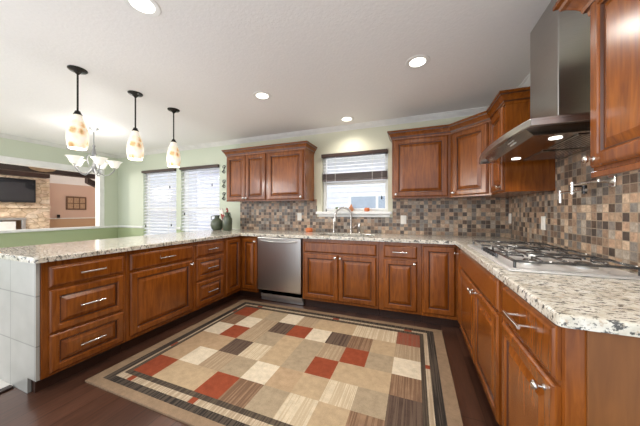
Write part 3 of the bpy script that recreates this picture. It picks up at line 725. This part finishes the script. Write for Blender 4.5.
m = MB(); rnd = random.Random(3)
for i in range(36):
    a = rnd.uniform(0, 2*PI); e_ = rnd.uniform(.2, 1.3); d_ = Vector((math.cos(a)*math.cos(e_), math.sin(a)*math.cos(e_), math.sin(e_))); c_ = Vector((0, 0, .032)); l_ = rnd.uniform(.03, .045)
    sd = d_.cross(Vector((0, 0, 1))).normalized()*.009; up_ = sd.cross(d_).normalized()*.002
    m.add([c_, c_+d_*l_*.6+sd, c_+d_*l_, c_+d_*l_*.6-sd, c_+d_*l_*.5+up_], [(0, 1, 4), (1, 2, 4), (2, 3, 4), (3, 0, 4), (0, 3, 2, 1)])
m.build('leaves', 'leaf', r)
lathe_thing('pear_ornament', [(.018, 0), (.032, .012), (.037, .035), (.031, .055), (.019, .075), (.014, .09), (.006, .097), (.004, .108), (.001, .11)], 'terracotta', (-1.87, -.005, 1.2155), 'terracotta pear ornament in the middle of the window sill', 'ornament')
lathe_thing('clay_pot', [(.024, 0), (.036, .01), (.038, .035), (.033, .05), (.03, .052), (.026, .04), (.02, .015)], 'orange', (-1.645, -.005, 1.2155), 'little orange clay pot toward the right of the window sill', 'pot')
# scroll ornaments on the wall between window and cabinets
for i, (z, lab) in enumerate([(1.955, 'uppermost'), (1.70, 'middle'), (1.48, 'lowest')]):
    m = MB()
    for sg in (1, -1):
        pts = [(.045*sg*(1-.8*q/14)*math.cos(q*.5)*.9, -.006, .045*sg+.036*(1-.8*q/14)*math.sin(q*.5)) for q in range(15)]
        m.tube(pts, .005, 6)
    m.tube([(.028, -.006, .045), (.0, -.008, 0), (-.028, -.006, -.045)], .005, 6); m.lathe([(.006, 0), (.006, .006)], (0, 0, 0), '-Y', 8)
    tag(solo(m.build('scroll_ornament', 'black', smooth=True), (-4.165, -.001, z)), lab+' of three small iron scrolls on the green wall beside the cabinets', 'wall ornament', 'iron scrolls beside the cabinets')

# ---------------------------------------------------------------- rug
rx = [-3.01+.2032*i for i in range(11)]; ry = [-.885, -1.115, -1.338, -1.562, -1.785, -2.003, -2.222]
PAT = ['RTGCSTTEED', 'BCSKRCKBTS', 'CRSGTGSRGC', 'OOKETGRTTB', 'OCSGCOTEGK', 'RTTRBGETBK']
BX0 = [-3.21, -3.125, -3.065, -3.045, -3.01]; BX1 = [-.978, -.944, -.912, -.850, -.768]; BY0 = [-2.42, -2.358, -2.308, -2.262, -2.222]; BY1 = [-.885, -.838, -.805, -.75, -.69]
xs_ = BX0[:-1]+rx+BX1[1:]; ys_ = BY0[:-1]+sorted(ry)+BY1[1:]
names = list(RUG); m = MB(); zt = .012; ring_names = ['edge', 'dark', 'light', 'olive']
nx, ny = len(xs_)-1, len(ys_)-1
for i in range(nx):
    for j in range(ny):
        k = min(i, j, nx-1-i, ny-1-j)
        if k < 4:
            key = ring_names[k]
        else:
            key = PAT[ny-1-4-j][i-4]
        m.mi = names.index(key)
        m.add([(xs_[i], ys_[j], zt), (xs_[i+1], ys_[j], zt), (xs_[i+1], ys_[j+1], zt), (xs_[i], ys_[j+1], zt)], [(0, 1, 2, 3)])
# red accents woven into the light stripe: short raised pieces of the same pile
m.mi = names.index('R'); za = zt+.0006
for x in (-2.93, -2.34, -1.62, -1.05): m.add([(x-.02, BY0[2], za), (x+.03, BY0[2], za), (x+.03, BY0[3], za), (x-.02, BY0[3], za)], [(0, 1, 2, 3)])
for x in (-2.86, -1.86, -1.1): m.add([(x-.02, BY1[1], za), (x+.05, BY1[1], za), (x+.05, BY1[2], za), (x-.02, BY1[2], za)], [(0, 1, 2, 3)])
for y in (-1.39, -2.1): m.add([(BX1[1], y-.02, za), (BX1[2], y-.02, za), (BX1[2], y+.03, za), (BX1[1], y+.03, za)], [(0, 1, 2, 3)])
for y in (-1.86, -1.05): m.add([(BX0[2], y-.02, za), (BX0[3], y-.02, za), (BX0[3], y+.05, za), (BX0[2], y+.05, za)], [(0, 1, 2, 3)])
m.mi = names.index('edge'); m.box(xs_[0], xs_[-1], ys_[0], ys_[-1], .0006, zt-.0005)
tag(m.build('area_rug', [RUG[q] for q in names]), 'checkered tan, cream and rust area rug with dark striped border', 'rug')

# ---------------------------------------------------------------- ceiling lights
def downlight(x, y, label, power=1):
    r = thing('recessed_light', label, 'ceiling light', (x, y, CEIL), 0, 'recessed lights in the kitchen ceiling')
    m = MB(); m.lathe([(.060, -.022), (.066, -.004), (.092, -.004), (.096, 0), (.096, .001), (.06, .001)], seg=32, cap0=False, cap1=False)
    bmesh.ops.scale(m.bm, vec=(1, 1, 1), verts=[])
    m.bm.verts.ensure_lookup_table()
    for v in m.bm.verts: v.co.z = v.co.z if v.co.z > -.01 else -.002
    m.build('trim_ring', 'white', r, smooth=True)
    m = MB(); m.lathe([(.063, -.0035), (.05, -.006), (.001, -.007)], seg=28); m.build('lens', 'lens', r, smooth=True)
    lamp('downlight_lamp', 'SPOT', (x, y, CEIL-.03), P_CAN*power, WARM, .06, spot=2.6, blend=.8)
    return r
downlight(-2.53, -2.47, 'recessed ceiling light at the top left edge, nearest the pendants')
downlight(-1.0, -1.28, 'recessed ceiling light with white ring near the range hood chimney')
downlight(-2.53, -1.24, 'recessed ceiling light in the middle of the ceiling left of the sink window')
downlight(-1.86, -.28, 'small looking recessed ceiling light close to the wall above the sink window', .5)
for x in (-1.0,): lamp('downlight_lamp', 'SPOT', (x, -2.6, CEIL-.03), P_CAN, WARM, .06, spot=2.6, blend=.8)

# ---------------------------------------------------------------- pendants
def pendant():
    r = thing('pendant_light', '', 'pendant light', (-3.74, -2.22, CEIL), 0, 'pendant lights over the peninsula')
    m = MB(); m.lathe([(.001, 0), (.066, 0), (.066, -.006), (.058, -.014), (.03, -.02), (.008, -.045), (.001, -.046)], seg=28); m.build('canopy', 'black', r, smooth=True)
    m = MB(); m.tube([(0, 0, -.03), (0, 0, -.375)], .007, 10); m.build('rod', 'black', r, smooth=True)
    m = MB(); m.lathe([(.008, -.355), (.018, -.362), (.022, -.375), (.03, -.39), (.03, -.394), (.001, -.394)], seg=18); m.build('socket_cap', 'black', r, smooth=True)
    m = MB(); m.lathe([(.022, -.386), (.034, -.415), (.049, -.455), (.064, -.51), (.073, -.565), (.074, -.60), (.069, -.65), (.060, -.686), (.057, -.686), (.066, -.65), (.071, -.60), (.070, -.565), (.061, -.51), (.046, -.455), (.031, -.415), (.019, -.388)], seg=28, cap0=False, cap1=False)
    m.build('glass_shade', 'lampglass', r, smooth=True)
    m = MB(); m.lathe([(.012, -.394), (.014, -.43), (.028, -.47), (.03, -.50), (.02, -.53), (.001, -.538)], seg=14); m.build('bulb', 'lens', r, smooth=True)
    return r
p0 = pendant(); p0['label'] = 'pendant light of mottled amber glass nearest the tiled end of the peninsula'
copy_tree(p0, (-3.73, -1.755, CEIL), 'middle one of the three mottled amber glass pendant lights')
copy_tree(p0, (-3.73, -1.32, CEIL), 'mottled amber glass pendant light farthest along, close to the dining windows')
for y in (-2.22, -1.755, -1.32): lamp('pendant_lamp', 'POINT', (-3.74, y, 1.72), P_PEND, (1, .97, .94), .05)

# ---------------------------------------------------------------- chandelier
ch = thing('chandelier', 'silver five arm chandelier with upturned white glass shades over the dining area', 'chandelier', (-5.42, -1.27, 1.80))
m = MB(); m.lathe([(.001, CEIL-.001), (.062, CEIL-.001), (.060, CEIL-.012), (.03, CEIL-.03), (.008, CEIL-.05), (.001, CEIL-.05)], (-5.42, -1.27, 0), seg=24); m.build('canopy', 'silver', ch, world=True, smooth=True)
m = MB(); m.tube([(-5.42, -1.27, CEIL-.04), (-5.42, -1.27, 2.16)], .006, 8)
m.lathe([(.004, 2.2), (.02, 2.18), (.012, 2.15), (.024, 2.10), (.03, 2.06), (.014, 1.99), (.01, 1.93), (.028, 1.88), (.034, 1.85), (.018, 1.81), (.010, 1.79), (.001, 1.78)], (-5.42, -1.27, 0), seg=16); m.build('stem', 'pewter', ch, world=True, smooth=True)
for i in range(5):
    a = math.radians(60+72*i); ca, sa = math.cos(a), math.sin(a); P = lambda q, z: (-5.42+ca*q*.86, -1.27+sa*q*.86, z-.015)
    m = MB(); m.tube([P(.02, 1.86), P(.07, 1.80), P(.14, 1.765), P(.21, 1.79), P(.26, 1.84), P(.27, 1.875)], .007, 8)
    m.tube([P(.022, 2.02), P(.07, 2.06), P(.11, 2.02), P(.09, 1.93), P(.06, 1.88)], .0045, 6); m.lathe([(.01, 1.865), (.028, 1.878), (.03, 1.89), (.002, 1.89)], P(.27, .015), seg=14)
    arm = m.build('arm', 'pewter', ch, world=True, smooth=True)
    m = MB(); m.lathe([(.028, 1.888), (.05, 1.91), (.062, 1.945), (.078, 1.975), (.098, 1.99), (.095, 1.992), (.074, 1.979), (.058, 1.947), (.046, 1.914), (.024, 1.892)], P(.27, 0), seg=22); m.build('glass_shade', 'frost', arm, world=True, smooth=True)
lamp('chandelier_lamp', 'POINT', (-5.42, -1.27, 2.03), P_CHAND, (1, .97, .94), .2)

# ---------------------------------------------------------------- living room beyond the pass-through
LX = -11.0
m = MB(); m.box(LX-1, XW-.12, -5.2, 2.1, -.05, 0); struct(m.build('floor_living', 'carpet'))
m = MB(); m.box(LX-.1, LX, -5.2, 2.1, 1.03, 2.06); m.mi = 1; m.box(LX-.1, LX, -5.2, 2.1, 0, 1.0); m.mi = 2; m.box(LX-.1, LX, -5.2, 2.1, 2.06, 3.98); struct(m.build('wall_living_back', ['pink', 'tan_wall', 'ceiling']))
m = MB(); m.box(LX-.1, LX+.025, -5.2, 2.0, 1.0, 1.03, .004); struct(m.build('trim_11', 'white'))
m = MB(); m.box(XW-.12, XW, .141, 2.12, -.05, 3.98); struct(m.build('wall_outer', 'siding'))
m = MB(); m.box(LX, XW-.12, 2.0, 2.06, 0, 3.98); m.mi = 1; m.box(LX, XW-.12, 2.06, 2.12, 0, 3.98); struct(m.build('wall_living_side', ['pink', 'siding']))
m = MB(); m.box(LX-.1, XW-.12, -5.2, 2.12, 3.98, 4.06); struct(m.build('ceiling_living', 'ceiling'))
FX = -10.55
fp = thing('stone_fireplace', 'tan stone fireplace with dark wood mantel seen through the pass-through', 'fireplace', (FX, -1.2, 0))
m = MB(); wall_boxes(m, 'Y', -3.0, .262, 0, 2.13, LX+.22, FX, [(-2.2, -.2, .25, 1.03)]); m.box(FX, FX+.06, -3.0, .27, 1.31, 1.37, .01); m.build('chimney_breast', 'stone', fp, world=True)
m = MB(); m.box(FX-.1, FX+.16, -3.1, .21, 2.135, 2.26, .01); m.build('mantel', 'beam', fp, world=True)
m = MB(); m.box(FX-.02, FX+.03, -2.2, -.19, 1.0, 1.06, .005); m.box(FX-.02, FX+.03, -.27, -.2, .25, 1.0, .005); m.box(FX-.02, FX+.03, -2.2, -2.13, .25, 1.03, .005); m.build('surround', 'silver', fp, world=True)
m = MB(); m.box(FX-.30, FX-.28, -2.12, -.5, .25, 1.02); m.build('firebox', 'firebox', fp, world=True)
m = MB(); m.box(FX-.02, FX-.01, -.95, -.36, .3, .97, .004); m.build('screen', 'white', fp, world=True)
tv = thing('television', 'flat black television in front of the stone fireplace', 'television', (FX+.1, -.65, 1.455))
m = MB(); m.box(FX+.065, FX+.12, -1.25, -.05, 1.455, 2.06, .008); m.build('case', 'gloss_black', tv, world=True)
m = MB(); m.box(FX+.1205, FX+.123, -1.215, -.085, 1.51, 2.025); m.build('screen', 'screen', tv, world=True)
m = MB(); m.box(FX+.003, FX+.064, -.9, -.7, 1.6, 1.8); m.build('bracket', 'black', tv, world=True)
bmr = thing('ceiling_beam', 'long dark wooden beam with a knee brace crossing the living room', 'beam', (-8.9, -1.2, 2.09))
m = MB(); m.box(-9.0, -8.8, -4.5, 1.99, 2.085, 2.215, .01); m.build('timber', 'beam', bmr, world=True)
m = MB(); m.rings([[(-8.97, y, z), (-8.83, y, z), (-8.83, y, z-.13), (-8.97, y, z-.13)] for y, z in ((.30, 2.0845), (.70, 1.90))]); m.build('knee_brace', 'beam', bmr, world=True)
m = MB(); R = []
m.lathe([(.001, 0), (.09, .004), (.17, .014), (.2, .035), (.17, .05), (.001, .055)], seg=28)
for v in m.bm.verts: v.co = Vector((v.co.z, v.co.x*1.1, v.co.y*.42))
o = tag(m.build('oval_plaque', 'wicker', smooth=True), 'oval tan wooden plaque hung on the dark ceiling beam', 'plaque'); o.location = (-8.7995, -.55, 2.19)
pc = thing('framed_picture', 'dark framed panel picture on the salmon living room wall', 'picture', (LX+.001, 1.05, 1.5))
m = MB(); m.box(LX+.001, LX+.03, .79, 1.29, 1.28, 1.69, .006); m.build('frame', 'photo_art', pc, world=True)
m = MB()
for a in range(3):
    for b_ in range(2): m.box(LX+.03, LX+.034, .83+a*.148, .83+a*.148+.12, 1.32+b_*.175, 1.32+b_*.175+.15)
m.build('panels', 'photo_mat', pc, world=True)
m = MB(); m.box(LX+.0255, LX+.07, .58, .64, 1.0305, 1.13, .006); tag(m.build('cordless_phone', 'black'), 'tiny black phone on the living room wall ledge', 'phone')
lamp('living_fill_light', 'POINT', (-9.5, -2.6, 1.9), P_LIVING_FILL, (1, .95, .88), .3)  # added fill light without a fixture, brightens the living room
